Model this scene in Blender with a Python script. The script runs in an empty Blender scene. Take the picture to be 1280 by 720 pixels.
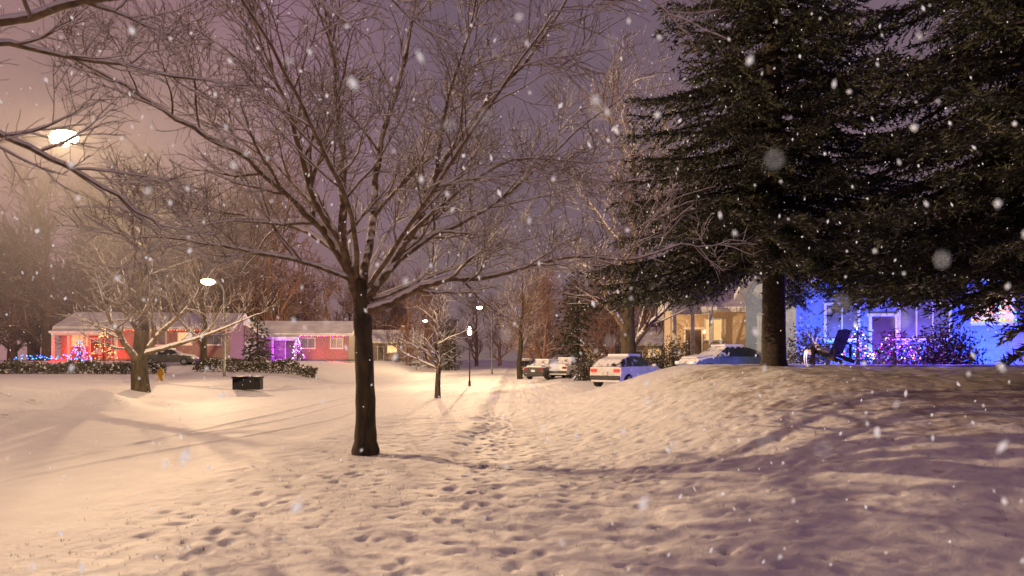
import bpy, bmesh, math, random
import numpy as np
from mathutils import Vector, Matrix, Quaternion
R=math.radians
FP=853.0; HC=1.7
scene=bpy.context.scene
def W(px,py,d): return Vector(((px-640)/FP*d, d, HC+(450-py)/FP*d))

# ---------------------------------------------------------------- camera
cd=bpy.data.cameras.new("camera"); cam=bpy.data.objects.new("camera",cd); scene.collection.objects.link(cam)
cam.location=(0,0,HC); cam.rotation_euler=(R(90),0,0)
cd.lens=24; cd.sensor_width=36; cd.shift_y=90/1280; cd.clip_end=3000; cd.clip_start=0.05
cd.dof.use_dof=True; cd.dof.focus_distance=25; cd.dof.aperture_fstop=1.5
scene.camera=cam
scene.view_settings.view_transform='Standard'; scene.view_settings.look='None'; scene.view_settings.exposure=0

# ---------------------------------------------------------------- world
w=bpy.data.worlds.new("World"); scene.world=w; w.use_nodes=True
nt=w.node_tree; nt.nodes.clear(); N=nt.nodes; Lk=nt.links
out=N.new("ShaderNodeOutputWorld"); bg=N.new("ShaderNodeBackground"); bg2=N.new("ShaderNodeBackground"); add=N.new("ShaderNodeAddShader")
sky=N.new("ShaderNodeTexSky"); sky.sky_type='NISHITA'; sky.sun_disc=False; sky.sun_elevation=R(-4); sky.sun_rotation=R(-50)
Lk.new(sky.outputs[0],bg2.inputs[0]); bg2.inputs[1].default_value=0.05
tc=N.new("ShaderNodeTexCoord"); sep=N.new("ShaderNodeSeparateXYZ"); Lk.new(tc.outputs["Generated"],sep.inputs[0])
def mth(op,a,b,nodes=N,links=Lk):
    m=nodes.new("ShaderNodeMath"); m.operation=op
    for i,v in enumerate((a,b)):
        if v is None: continue
        if isinstance(v,(int,float)): m.inputs[i].default_value=v
        else: links.new(v,m.inputs[i])
    return m.outputs[0]
rampz=N.new("ShaderNodeValToRGB"); Lk.new(sep.outputs[2],rampz.inputs[0])
e=rampz.color_ramp.elements; e[0].position=0.0; e[0].color=(0.25,0.165,0.165,1); e[1].position=0.75; e[1].color=(0.145,0.092,0.145,1)
m=rampz.color_ramp.elements.new(0.22); m.color=(0.22,0.150,0.185,1)
# lamp haze glow painted into the sky colour, to the left (-x)
gl=mth('MULTIPLY_ADD',sep.outputs[0],-1.0); gl.node.inputs[2].default_value=-0.1
glc=mth('MAXIMUM',gl,0.0); 
mixg=N.new("ShaderNodeMixRGB"); mixg.blend_type='ADD'; Lk.new(mth('MULTIPLY',glc,1.4),mixg.inputs[0]); Lk.new(rampz.outputs[0],mixg.inputs[1]); mixg.inputs[2].default_value=(0.28,0.095,0.095,1)
nz=N.new("ShaderNodeTexNoise"); nz.inputs["Scale"].default_value=2.2; nz.inputs["Detail"].default_value=4; Lk.new(tc.outputs["Generated"],nz.inputs["Vector"])
mr=N.new("ShaderNodeMapRange"); Lk.new(nz.outputs[0],mr.inputs[0]); mr.inputs[1].default_value=0.3; mr.inputs[2].default_value=0.7; mr.inputs[3].default_value=0.82; mr.inputs[4].default_value=1.15
mx=N.new("ShaderNodeMixRGB"); mx.blend_type='MULTIPLY'; mx.inputs[0].default_value=1; Lk.new(mixg.outputs[0],mx.inputs[1]); Lk.new(mr.outputs[0],mx.inputs[2])
Lk.new(mx.outputs[0],bg.inputs[0]); bg.inputs[1].default_value=0.9
Lk.new(bg.outputs[0],add.inputs[0]); Lk.new(bg2.outputs[0],add.inputs[1]); Lk.new(add.outputs[0],out.inputs[0])

# ---------------------------------------------------------------- materials
MATS={}
def mat(name,col,rough=0.8,col2=None,scale=5.0,bump=0.0,bscale=20.0,emis=None,estr=0.0,snow=None,snowscale=3.0,metal=0.0,stretch=None):
    if name in MATS: return MATS[name]
    m=bpy.data.materials.new(name); m.use_nodes=True; nt=m.node_tree; n=nt.nodes; l=nt.links
    b=n["Principled BSDF"]; b.inputs["Roughness"].default_value=rough; b.inputs["Metallic"].default_value=metal
    tc=n.new("ShaderNodeTexCoord"); vec=tc.outputs["Object"]
    if stretch:
        mp=n.new("ShaderNodeMapping"); mp.inputs["Scale"].default_value=stretch; l.new(vec,mp.inputs[0]); vec=mp.outputs[0]
    c2=col2 if col2 else tuple(c*0.75 for c in col)
    nz=n.new("ShaderNodeTexNoise"); nz.inputs["Scale"].default_value=scale; nz.inputs["Detail"].default_value=3; l.new(vec,nz.inputs["Vector"])
    rp=n.new("ShaderNodeValToRGB"); rp.color_ramp.elements[0].position=0.35; rp.color_ramp.elements[1].position=0.65
    rp.color_ramp.elements[0].color=(*c2,1); rp.color_ramp.elements[1].color=(*col,1); l.new(nz.outputs[0],rp.inputs[0])
    cout=rp.outputs[0]
    if snow is not None:
        g=n.new("ShaderNodeNewGeometry"); sp=n.new("ShaderNodeSeparateXYZ"); l.new(g.outputs["Normal"],sp.inputs[0])
        nn=n.new("ShaderNodeTexNoise"); nn.inputs["Scale"].default_value=snowscale; nn.inputs["Detail"].default_value=2; l.new(tc.outputs["Object"],nn.inputs["Vector"])
        s=mth('ADD',sp.outputs[2],mth('MULTIPLY',mth('SUBTRACT',nn.outputs[0],0.5,n,l),1.4,n,l),n,l)
        mrr=n.new("ShaderNodeMapRange"); l.new(s,mrr.inputs[0]); mrr.inputs[1].default_value=snow; mrr.inputs[2].default_value=snow+0.2
        mm=n.new("ShaderNodeMixRGB"); l.new(mrr.outputs[0],mm.inputs[0]); l.new(cout,mm.inputs[1]); mm.inputs[2].default_value=(0.8,0.8,0.82,1)
        cout=mm.outputs[0]
    l.new(cout,b.inputs["Base Color"])
    if bump>0:
        bn=n.new("ShaderNodeTexNoise"); bn.inputs["Scale"].default_value=bscale; bn.inputs["Detail"].default_value=3; l.new(vec,bn.inputs["Vector"])
        bp=n.new("ShaderNodeBump"); bp.inputs["Strength"].default_value=bump; bp.inputs["Distance"].default_value=0.02; l.new(bn.outputs[0],bp.inputs["Height"]); l.new(bp.outputs[0],b.inputs["Normal"])
    if emis:
        b.inputs["Emission Color"].default_value=(*emis,1); b.inputs["Emission Strength"].default_value=estr
        if estr<25: m.cycles.emission_sampling='NONE'
    MATS[name]=m; return m

SNOW=mat("snow",(0.82,0.82,0.83),0.75,(0.74,0.74,0.76),3)
def siding(name,col,pitch=6.0,rough=0.7):
    m=mat(name,col,rough,None,4); nt=m.node_tree;n=nt.nodes;l=nt.links
    tc=n.new("ShaderNodeTexCoord"); sp=n.new("ShaderNodeSeparateXYZ"); l.new(tc.outputs["Object"],sp.inputs[0])
    fr=mth('FRACT',mth('MULTIPLY',sp.outputs[2],pitch,n,l),None,n,l)
    bp=n.new("ShaderNodeBump"); bp.inputs["Strength"].default_value=0.9; bp.inputs["Distance"].default_value=0.03; l.new(fr,bp.inputs["Height"]); l.new(bp.outputs[0],n["Principled BSDF"].inputs["Normal"])
    return m
def brick(name,c1,c2):
    m=bpy.data.materials.new(name); m.use_nodes=True; nt=m.node_tree;n=nt.nodes;l=nt.links
    tc=n.new("ShaderNodeTexCoord"); mp=n.new("ShaderNodeMapping"); mp.inputs["Rotation"].default_value=(R(90),0,0); l.new(tc.outputs["Object"],mp.inputs[0])
    b=n.new("ShaderNodeTexBrick"); b.inputs["Scale"].default_value=4.5; b.inputs["Color1"].default_value=(*c1,1); b.inputs["Color2"].default_value=(*c2,1); b.inputs["Mortar"].default_value=(0.4,0.36,0.3,1); b.inputs["Mortar Size"].default_value=0.02
    l.new(mp.outputs[0],b.inputs["Vector"]); l.new(b.outputs[0],n["Principled BSDF"].inputs["Base Color"]); n["Principled BSDF"].inputs["Roughness"].default_value=0.9
    return m

# ---------------------------------------------------------------- helpers
def mesh_obj(name,V,F,mats,mi=None,smooth=False,parent=None,loc=None,rot=None):
    me=bpy.data.meshes.new(name); me.from_pydata([tuple(v) for v in V],[],F); me.update()
    for m_ in (mats if isinstance(mats,(list,tuple)) else [mats]): me.materials.append(m_)
    if mi is not None: me.polygons.foreach_set("material_index",mi)
    if smooth: me.polygons.foreach_set("use_smooth",[True]*len(me.polygons))
    o=bpy.data.objects.new(name,me); scene.collection.objects.link(o)
    if parent: o.parent=parent
    if loc is not None: o.location=loc
    if rot is not None: o.rotation_euler=rot
    return o
def tri_mesh(name,T,material):
    n=len(T); me=bpy.data.meshes.new(name); me.vertices.add(n*3); me.vertices.foreach_set("co",T.astype(np.float32).ravel())
    me.loops.add(n*3); me.loops.foreach_set("vertex_index",np.arange(n*3,dtype=np.int32))
    me.polygons.add(n); me.polygons.foreach_set("loop_start",np.arange(0,n*3,3,dtype=np.int32)); me.polygons.foreach_set("loop_total",np.full(n,3,dtype=np.int32))
    me.materials.append(material); me.update(calc_edges=True); return me
def empty(name,loc,rz=0):
    o=bpy.data.objects.new(name,None); scene.collection.objects.link(o); o.location=loc; o.rotation_euler=(0,0,rz); o.empty_display_size=0.3; return o
def box(name,size,loc,material,parent=None,rot=(0,0,0),bevel=0.0):
    bm=bmesh.new(); bmesh.ops.create_cube(bm,size=1); bmesh.ops.scale(bm,vec=size,verts=bm.verts)
    if bevel>0: bmesh.ops.bevel(bm,geom=bm.edges[:],offset=bevel,segments=2,affect='EDGES',profile=0.5)
    me=bpy.data.meshes.new(name); bm.to_mesh(me); bm.free(); me.materials.append(material)
    o=bpy.data.objects.new(name,me); scene.collection.objects.link(o); o.location=loc; o.rotation_euler=rot
    if parent: o.parent=parent
    return o
def prism(name,poly,x0,x1,material,parent=None,axis='x'):
    n=len(poly); f=(lambda a,p:(a,p[0],p[1])) if axis=='x' else (lambda a,p:(p[0],a,p[1]))
    V=[f(x0,p) for p in poly]+[f(x1,p) for p in poly]
    F=[tuple(range(n)),tuple(range(2*n-1,n-1,-1))]+[(i,i+n,(i+1)%n+n,(i+1)%n) for i in range(n)]
    o=mesh_obj(name,V,F,material,parent=parent)
    bm=bmesh.new(); bm.from_mesh(o.data); bmesh.ops.recalc_face_normals(bm,faces=bm.faces); bm.to_mesh(o.data); bm.free(); return o
class Geo:
    def __init__(s): s.V=[];s.F=[];s.M=[]
CS={k:[(math.cos(2*math.pi*i/k),math.sin(2*math.pi*i/k)) for i in range(k)] for k in range(3,25)}
def tube(g,pts,rads,n,mi=0,cap=False):
    base=len(g.V); u=None; L=len(pts)
    for i,p in enumerate(pts):
        t=(pts[min(i+1,L-1)]-pts[max(i-1,0)])
        if t.length<1e-7: t=Vector((0,0,1))
        t.normalize()
        if u is None: u=t.orthogonal().normalized()
        else:
            u=u-t*u.dot(t); u=u.normalized() if u.length>1e-6 else t.orthogonal().normalized()
        v=t.cross(u); r=rads[i]
        for c,s in CS[n]: g.V.append(p+u*(c*r)+v*(s*r))
    for i in range(L-1):
        a=base+i*n;b=a+n
        for j in range(n):
            k=(j+1)%n; g.F.append((a+j,a+k,b+k,b+j)); g.M.append(mi)
    if cap:
        g.F.append(tuple(base+j for j in range(n))[::-1]); g.M.append(mi); g.F.append(tuple(base+(L-1)*n+j for j in range(n))); g.M.append(mi)
def blob(g,c,rx,ry,rz,rng,jit=0.15,seg=8,rings=5,mi=0):
    base=len(g.V)
    for i in range(rings+1):
        ph=math.pi*i/rings
        for j in range(seg):
            th=2*math.pi*j/seg; k=1+rng.uniform(-jit,jit)
            g.V.append(Vector((c[0]+rx*k*math.sin(ph)*math.cos(th),c[1]+ry*k*math.sin(ph)*math.sin(th),c[2]+rz*k*math.cos(ph))))
    for i in range(rings):
        for j in range(seg):
            a=base+i*seg+j;b=base+i*seg+(j+1)%seg; g.F.append((a,a+seg,b+seg,b)); g.M.append(mi)
def light(name,loc,col,power,parent=None,radius=0.15):
    ld=bpy.data.lights.new(name,'POINT'); ld.color=col; ld.energy=power; ld.shadow_soft_size=radius
    o=bpy.data.objects.new(name,ld); scene.collection.objects.link(o); o.location=loc
    if parent: o.parent=parent
    return o

# ---------------------------------------------------------------- terrain
def h2(ix,iy,s):
    v=np.sin(ix*127.1+iy*311.7+s*74.7)*43758.5453; return v-np.floor(v)
def vn(x,y,s=0):
    ca,sa=math.cos(.6+s),math.sin(.6+s); x,y=x*ca-y*sa,x*sa+y*ca
    ix=np.floor(x);iy=np.floor(y);fx=x-ix;fy=y-iy;fx=fx*fx*(3-2*fx);fy=fy*fy*(3-2*fy)
    a=h2(ix,iy,s);b=h2(ix+1,iy,s);c=h2(ix,iy+1,s);d=h2(ix+1,iy+1,s)
    return ((a*(1-fx)+b*fx)*(1-fy)+(c*(1-fx)+d*fx)*fy)*2-1
def ss(a,b,x): t=np.clip((x-a)/(b-a),0,1); return t*t*(3-2*t)
RX0,RX1=-14.0,-4.6
def H(x,y,fine=True):
    x=np.asarray(x,float);y=np.asarray(y,float)
    wob=0.2*vn(y/3.0,y*0+1,9)
    road=ss(RX0-.35,RX0+.15,x+wob)*(1-ss(RX1-1.0,RX1+.7,x+wob))
    h=-0.12*road
    up=np.clip((x-.7)/5.6,0,1); up=.35*up+.65*up*up*(3-2*up)
    h=h+1.55*up*ss(-1,18,y)*(1-.70*ss(24,31,y)*ss(2.5,5,x)-.5*ss(24,31,y)*(1-ss(2.5,5,x)))
    h=h+0.5*(1-ss(-17.5,-14.3,x))+1.1*ss(46,72,y)*(1-ss(-22,-15,x))
    h=h+0.9*np.exp(-(((x+17)/2.0)**2+((y-23)/1.2)**2))*0.35
    for (mx_,my_,s1,a) in ((-14.6,24.5,.9,.38),(-15.6,25.3,1.1,.42),(-14.2,31,.8,.25),(-14.3,20,1.2,.22),(-14.2,42,1.6,.3),(-15.2,17,1.2,.3),(-13.7,27,.6,.25),(-13.8,36,.8,.3)):
        h=h+a*np.exp(-(((x-mx_)/s1)**2+((y-my_)/(s1*1.3))**2))
    wb=.24*vn(y/2.6,y*0,3)+.12*vn(y/.7,y*0,13)+.1*vn(x/.35,y/.35,15)-.25*ss(14,40,y)
    walk=ss(-1.2,-.5,x+wb)*(1-ss(0,.8,x+wb))*ss(8,14,y)
    bank=np.exp(-((x+1.3+wb)/.35)**2)*ss(9,14,y)
    h=h-0.06*walk+.04*bank
    if fine:
        q=(1-road)*(1-.35*walk)
        far=1-ss(30,90,np.hypot(x,y))*0.6
        rt=.8+.25*ss(-2,2,x)
        h=h+q*far*(0.020*vn(x/1.7,y/1.7,1)+rt*(0.011*vn(x/.6,y/.6,2)+0.013*vn(x/.27,y/.27,5)+.009*vn(x/.12,y/.12,6)))
        h=h+(1-q)*(0.010*vn(x/.9,y/2.5,7)+0.005*vn(x/.25,y/.5,8))
    return h
def gz(x,y): return float(H(np.array([x]),np.array([y]),False)[0])
def lines(lo,hi,step,end_lo,end_hi):
    a=list(np.arange(lo,hi,step)); s=step;v=a[-1]
    while v<end_hi: s*=1.09; v+=s; a.append(v)
    s=step;v=lo;b=[]
    while v>end_lo: s*=1.09; v-=s; b.append(v)
    return np.array(b[::-1]+a)
gx=lines(-8,9.5,0.042,-900,900); gy=lines(3.2,20,0.045,-60,1500)
X,Y=np.meshgrid(gx,gy); Z=H(X,Y)
rng=random.Random(5)
def stamp(cx,cy,L,wd,ang,dep,rim=0.12):
    rr=max(L,wd)*2.2
    i0,i1=np.searchsorted(gx,[cx-rr,cx+rr]); j0,j1=np.searchsorted(gy,[cy-rr,cy+rr])
    if i1-i0<2 or j1-j0<2: return
    x=X[j0:j1,i0:i1]-cx;y=Y[j0:j1,i0:i1]-cy; u=x*math.cos(ang)+y*math.sin(ang); v=-x*math.sin(ang)+y*math.cos(ang)
    q=(u/L)**2+(v/wd)**2
    Z[j0:j1,i0:i1]+= -dep*np.exp(-q*q*1.1)+dep*rim*np.exp(-((np.sqrt(q)-1.6)/.4)**2)
def trail(pts,step=0.36,dep=.04,wob=.06):
    side=1
    for (a,b) in zip(pts[:-1],pts[1:]):
        a=Vector(a);b=Vector(b);L=(b-a).length;n=int(L/step);d=(b-a).normalized();nn=Vector((-d.y,d.x))
        for i in range(n):
            if rng.random()<.2: side=-side; continue
            p=a+d*(i*step)+nn*(side*.11+rng.uniform(-wob,wob)); side=-side
            stamp(p.x,p.y,rng.uniform(.10,.145),rng.uniform(.05,.075),math.atan2(d.y,d.x)+rng.uniform(-.3,.3),dep*rng.uniform(.4,1.15))
trail([(-.5,14),(-.6,9),(-.85,6.5),(-1.1,3.5)],step=.36,dep=.045,wob=.1)
trail([(-.2,18),(-.35,12),(-.25,8),(0.1,6),(.4,3.4)],dep=.028)
trail([(-2.6,11),(-2.5,8.5),(-2.9,6.4),(-2.3,4)],dep=.042)
trail([(-3.2,10),(-3.0,8),(-2.6,5.5)],step=.42,dep=.042)
trail([(0.8,13),(.9,9),(1.3,5)],step=.7,dep=.03)
trail([(-.55,40),(-.65,13)],step=.27,dep=.05,wob=.18)
trail([(-.1,30),(-.2,13)],step=.3,dep=.035,wob=.25)
for i in range(900):
    stamp(rng.uniform(-4,8),rng.uniform(4,16),rng.uniform(.04,.1),rng.uniform(.03,.07),rng.uniform(0,3.1),rng.uniform(.01,.028),.05)
def tyre(f,y0,y1,dep=.03,wd=.12):
    msk=(Y>y0)&(Y<y1)
    cx_=f(Y); q=((X-cx_)/wd)**2
    Z[:]=np.where(msk,Z-dep*np.exp(-q*q)+dep*.4*np.exp(-((np.sqrt(q)-1.6)/.4)**2),Z)
for o in (0,1.5):
    tyre(lambda y:-9.9+o+.2*np.sin(y/14)+ .012*y,1,300,.03)
    tyre(lambda y:-12.6+o-.15*np.sin(y/11),1,300,.025)
    tyre(lambda y:-9.0+o+2.3*ss(9,22,y)-.006*y,2,300,.02)
def grid_mesh(name,x,y,z,material):
    ny,nx=z.shape; me=bpy.data.meshes.new(name); co=np.stack([x,y,z],-1).reshape(-1,3).astype(np.float32)
    me.vertices.add(len(co)); me.vertices.foreach_set("co",co.ravel())
    idx=np.arange(nx*ny).reshape(ny,nx); q=np.stack([idx[:-1,:-1],idx[:-1,1:],idx[1:,1:],idx[1:,:-1]],-1).reshape(-1,4).astype(np.int32); n=len(q)
    me.loops.add(n*4); me.loops.foreach_set("vertex_index",q.ravel()); me.polygons.add(n)
    me.polygons.foreach_set("loop_start",np.arange(0,n*4,4,dtype=np.int32)); me.polygons.foreach_set("loop_total",np.full(n,4,dtype=np.int32))
    me.polygons.foreach_set("use_smooth",np.ones(n,dtype=bool)); me.materials.append(material); me.update(calc_edges=True)
    o=bpy.data.objects.new(name,me); scene.collection.objects.link(o); return o
def ground_mat(nm,thin=True):
    m=bpy.data.materials.new(nm); m.use_nodes=True; nt=m.node_tree;n=nt.nodes;l=nt.links; b=n["Principled BSDF"]; b.inputs["Roughness"].default_value=0.7
    tc=n.new("ShaderNodeTexCoord"); P=tc.outputs["Object"]; sp=n.new("ShaderNodeSeparateXYZ"); l.new(P,sp.inputs[0])
    n1=n.new("ShaderNodeTexNoise"); n1.inputs["Scale"].default_value=1.6; n1.inputs["Detail"].default_value=5; n1.inputs["Roughness"].default_value=.65; l.new(P,n1.inputs["Vector"])
    base=n.new("ShaderNodeMixRGB"); l.new(n1.outputs[0],base.inputs[0]); base.inputs[1].default_value=(.62,.62,.64,1); base.inputs[2].default_value=(.86,.86,.87,1)
    if thin:
        n2=n.new("ShaderNodeTexNoise"); n2.inputs["Scale"].default_value=9; n2.inputs["Detail"].default_value=3; l.new(P,n2.inputs["Vector"])
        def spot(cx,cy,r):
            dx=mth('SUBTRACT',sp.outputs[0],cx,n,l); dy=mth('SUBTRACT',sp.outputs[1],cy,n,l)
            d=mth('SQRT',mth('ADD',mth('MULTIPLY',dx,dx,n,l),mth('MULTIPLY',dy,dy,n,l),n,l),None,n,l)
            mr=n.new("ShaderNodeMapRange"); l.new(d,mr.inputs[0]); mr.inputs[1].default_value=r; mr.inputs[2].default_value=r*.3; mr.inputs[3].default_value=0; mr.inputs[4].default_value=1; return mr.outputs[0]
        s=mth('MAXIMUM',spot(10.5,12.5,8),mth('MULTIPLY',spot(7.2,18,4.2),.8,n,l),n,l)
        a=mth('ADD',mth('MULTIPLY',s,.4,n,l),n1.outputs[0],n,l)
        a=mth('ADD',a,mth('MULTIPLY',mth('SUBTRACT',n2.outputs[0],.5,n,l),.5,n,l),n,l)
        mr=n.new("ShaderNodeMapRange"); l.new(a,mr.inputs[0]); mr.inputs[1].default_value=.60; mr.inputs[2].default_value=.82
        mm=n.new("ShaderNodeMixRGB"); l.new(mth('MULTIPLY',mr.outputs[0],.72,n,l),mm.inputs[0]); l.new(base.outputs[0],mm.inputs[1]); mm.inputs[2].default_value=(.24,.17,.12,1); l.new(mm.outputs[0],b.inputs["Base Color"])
    else: l.new(base.outputs[0],b.inputs["Base Color"])
    bn=n.new("ShaderNodeTexNoise"); bn.inputs["Scale"].default_value=13; bn.inputs["Detail"].default_value=5; bn.inputs["Roughness"].default_value=.7; l.new(P,bn.inputs["Vector"])
    bp=n.new("ShaderNodeBump"); bp.inputs["Strength"].default_value=.65 if thin else .4; bp.inputs["Distance"].default_value=.03; l.new(bn.outputs[0],bp.inputs["Height"]); l.new(bp.outputs[0],b.inputs["Normal"])
    return m
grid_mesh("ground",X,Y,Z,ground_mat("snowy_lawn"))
ROADM=ground_mat("packed_road_snow",False)
def strip(name,x0,x1,y0,y1,m):
    i0,i1=np.searchsorted(gx,[x0,x1]); j0,j1=np.searchsorted(gy,[y0,y1]); s=(slice(j0,j1),slice(i0,i1)); xx=X[s]; 
    edge=np.minimum(xx-xx[:,:1],xx[:,-1:]-xx); zz=Z[s]-.002+.008*ss(0,.35,edge)
    return grid_mesh(name,xx,Y[s],zz,m)
strip("road",RX0+.1,RX1-.6,-40,400,ROADM); strip("sidewalk",-.75,.35,12,200,ROADM)

# ---------------------------------------------------------------- bare trees
TRK=mat("dark_trunk_bark",(.095,.072,.038),.9,(.035,.03,.018),9,1.0,30,snow=.75,snowscale=7,stretch=(1,1,.3))  # trunk bark, a darker tone than the branches
BARK=mat("snow_dusted_branches",(.20,.14,.08),.9,(.08,.058,.035),9,snow=.05,snowscale=7)
BARKFAR=mat("haze_tinted_bark",(.20,.11,.09),.95,(.11,.068,.06),.5,snow=.6,snowscale=2)  # distance haze and reddish light mixed into the bark colour
SNOWB=SNOW
def curve_pts(pts,sub=4):
    out=[]
    P=[pts[0]]+list(pts)+[pts[-1]]
    for i in range(1,len(P)-2):
        p0,p1,p2,p3=P[i-1],P[i],P[i+1],P[i+2]
        for k in range(sub):
            t=k/sub; out.append(.5*((2*p1)+(p2-p0)*t+(2*p0-5*p1+4*p2-p3)*t*t+(3*p1-p0-3*p2+p3)*t**3))
    out.append(pts[-1]); return out
def rnd_dir(rng):
    while True:
        v=Vector((rng.uniform(-1,1),rng.uniform(-1,1),rng.uniform(-1,1)))
        if .1<v.length<1: return v.normalized()
SEG=[8,6,5,4,3]; SID=[10,7,4,3,3]
def snowcap(g,pts,rads,sd=5):
    if len(pts)<3: return
    p2=[];r2=[]
    for i,(p,r) in enumerate(zip(pts,rads)):
        a=pts[max(i-1,0)];b=pts[min(i+1,len(pts)-1)];t=(b-a).normalized(); hz=1-abs(t.z)
        k=max(0,min(1,(hz-.08)*2.4)); p2.append(p+Vector((0,0,r*.6+.007))); r2.append(max(.002,(r*.76+.005)*k))
    r2[0]*=.3;r2[-1]*=.3
    tube(g,p2,r2,sd,1)
def spawn(g,pts,rads,L,level,P,rng,t0=.2):
    n=P['n'][level]
    if n<=0: return
    m=len(pts)-1
    for k in range(n):
        t=t0+(1-t0)*(k+rng.random())/n; f=t*m; i=min(int(f),m-1); p=pts[i].lerp(pts[i+1],f-i); r=rads[i]+(rads[i+1]-rads[i])*(f-i)
        tg=(pts[i+1]-pts[i]).normalized(); ax=rnd_dir(rng); ax=(ax-tg*ax.dot(tg)).normalized()
        d=(tg*math.cos(P['ang'])+ax*math.sin(P['ang'])*rng.uniform(.7,1.2))
        d.z+=P['up']*rng.uniform(.3,1); d.normalize()
        ln=P['len'][level]*rng.uniform(.55,1.15)*(1.1-.5*t)
        grow(g,p,d,ln,max(P['rmin'],r*.55),level+1,P,rng)
def grow(g,p,d,L,r,level,P,rng):
    s=SEG[level]; pts=[p.copy()]; rads=[r]; d=d.copy()
    for i in range(s):
        d=(d+rnd_dir(rng)*P['wob']+Vector((0,0,P['upb']*.12))).normalized(); p=p+d*(L/s); pts.append(p)
        rads.append(max(P['rmin']*.7,r*(1-.8*(i+1)/s)))
    tube(g,pts,rads,SID[level],0)
    if P.get('cap') and level<=P['cap']: snowcap(g,pts,rads,5 if level<2 else 3)
    if level<P['max']: spawn(g,pts,rads,L,level,P,rng)
def limb(g,px,r0,r1,P,rng,sides=9,t0=.2,sp=True):
    pts=curve_pts([W(*q) for q in px]); n=len(pts)-1
    pts=[p if i in(0,) else p+rnd_dir(rng)*r0*.28 for i,p in enumerate(pts)]
    rads=[r0+(r1-r0)*(i/n)**.8 for i in range(n+1)]
    tube(g,pts,rads,sides,0); 
    if P.get('cap'): snowcap(g,pts,rads)
    if sp: spawn(g,pts,rads,0,0,P,rng,t0)
rng=random.Random(11)
g=Geo()
bz=gz(-2.66,12.4)
tb=curve_pts([Vector((-2.66,12.4,bz-.15)),Vector((-2.66,12.4,bz+.06)),Vector((-2.66,12.4,bz+.35)),W(457,500,12.4),W(455,440,12.4),W(453,392,12.4),W(450,350,12.4)],3)
rr=np.interp(np.linspace(0,6,len(tb)),range(7),[.29,.25,.195,.175,.165,.165,.12])
tube(g,tb,[float(r)*(1+.05*math.sin(i*2.3)) for i,r in enumerate(rr)],14,2)
P=dict(n=[14,8,5,0],len=[1.9,.95,.5],ang=.85,up=.2,upb=.3,wob=.22,rmin=.0062,max=3,cap=2)
D=12.4
limbs=[
 ([(452,395,D),(440,345,12.3),(428,300,12.1),(430,200,12.0),(420,100,12),(405,0,12),(395,-90,12)],.115,.025),
 ([(445,360,D),(415,300,12.2),(370,255,11.9),(310,200,11.6),(240,160,11.2),(160,110,10.8),(80,70,10.4)],.095,.014),
 ([(432,325,12.3),(385,290,12.8),(320,272,13.3),(250,262,14),(190,250,14.5)],.06,.01),
 ([(455,392,D),(490,378,12.2),(545,352,12),(620,345,11.8),(700,322,11.5),(780,325,11.3),(850,305,11)],.085,.011),
 ([(455,375,D),(490,330,12.5),(520,280,12.6),(545,220,12.8),(600,140,13),(670,60,13),(720,-20,13)],.105,.017),
 ([(478,345,D),(530,300,12.7),(590,272,13),(650,230,13.3),(720,165,13.6),(780,120,13.8)],.068,.011),
 ([(450,365,D),(465,290,12.5),(472,200,12.6),(500,100,12.8),(520,0,13),(530,-80,13)],.09,.016),
 ([(430,310,12.1),(390,240,11.8),(365,150,11.5),(330,60,11.3),(300,-40,11.2)],.07,.014),
 ([(447,350,D),(440,270,11),(400,180,9.6),(340,60,8.4),(260,-60,7.6)],.055,.01),
 ([(460,360,D),(520,270,11),(600,150,9.7),(690,20,8.8)],.05,.01),
 ([(455,350,D),(480,300,14),(520,220,16),(550,150,17.5)],.06,.01),
 ([(440,350,12.3),(380,328,12),(300,312,11.6),(230,300,11.2),(170,296,10.8)],.055,.009),
 ([(465,375,D),(540,345,13.5),(600,322,14.5),(680,292,15.5)],.055,.009),
 ([(505,300,12.5),(560,250,12.2),(640,200,11.8),(740,205,11.4)],.045,.009),
 ([(430,300,12.1),(350,210,12.6),(280,130,13),(200,40,13.5)],.05,.01),
 ([(545,220,12.8),(560,120,12.6),(590,30,12.5),(600,-40,12.5)],.045,.01),
]
for px,a,b in limbs: limb(g,px,a,b,P,rng)
mesh_obj("bare_deciduous_tree",g.V,g.F,[BARK,SNOWB,TRK],g.M,True)

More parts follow.
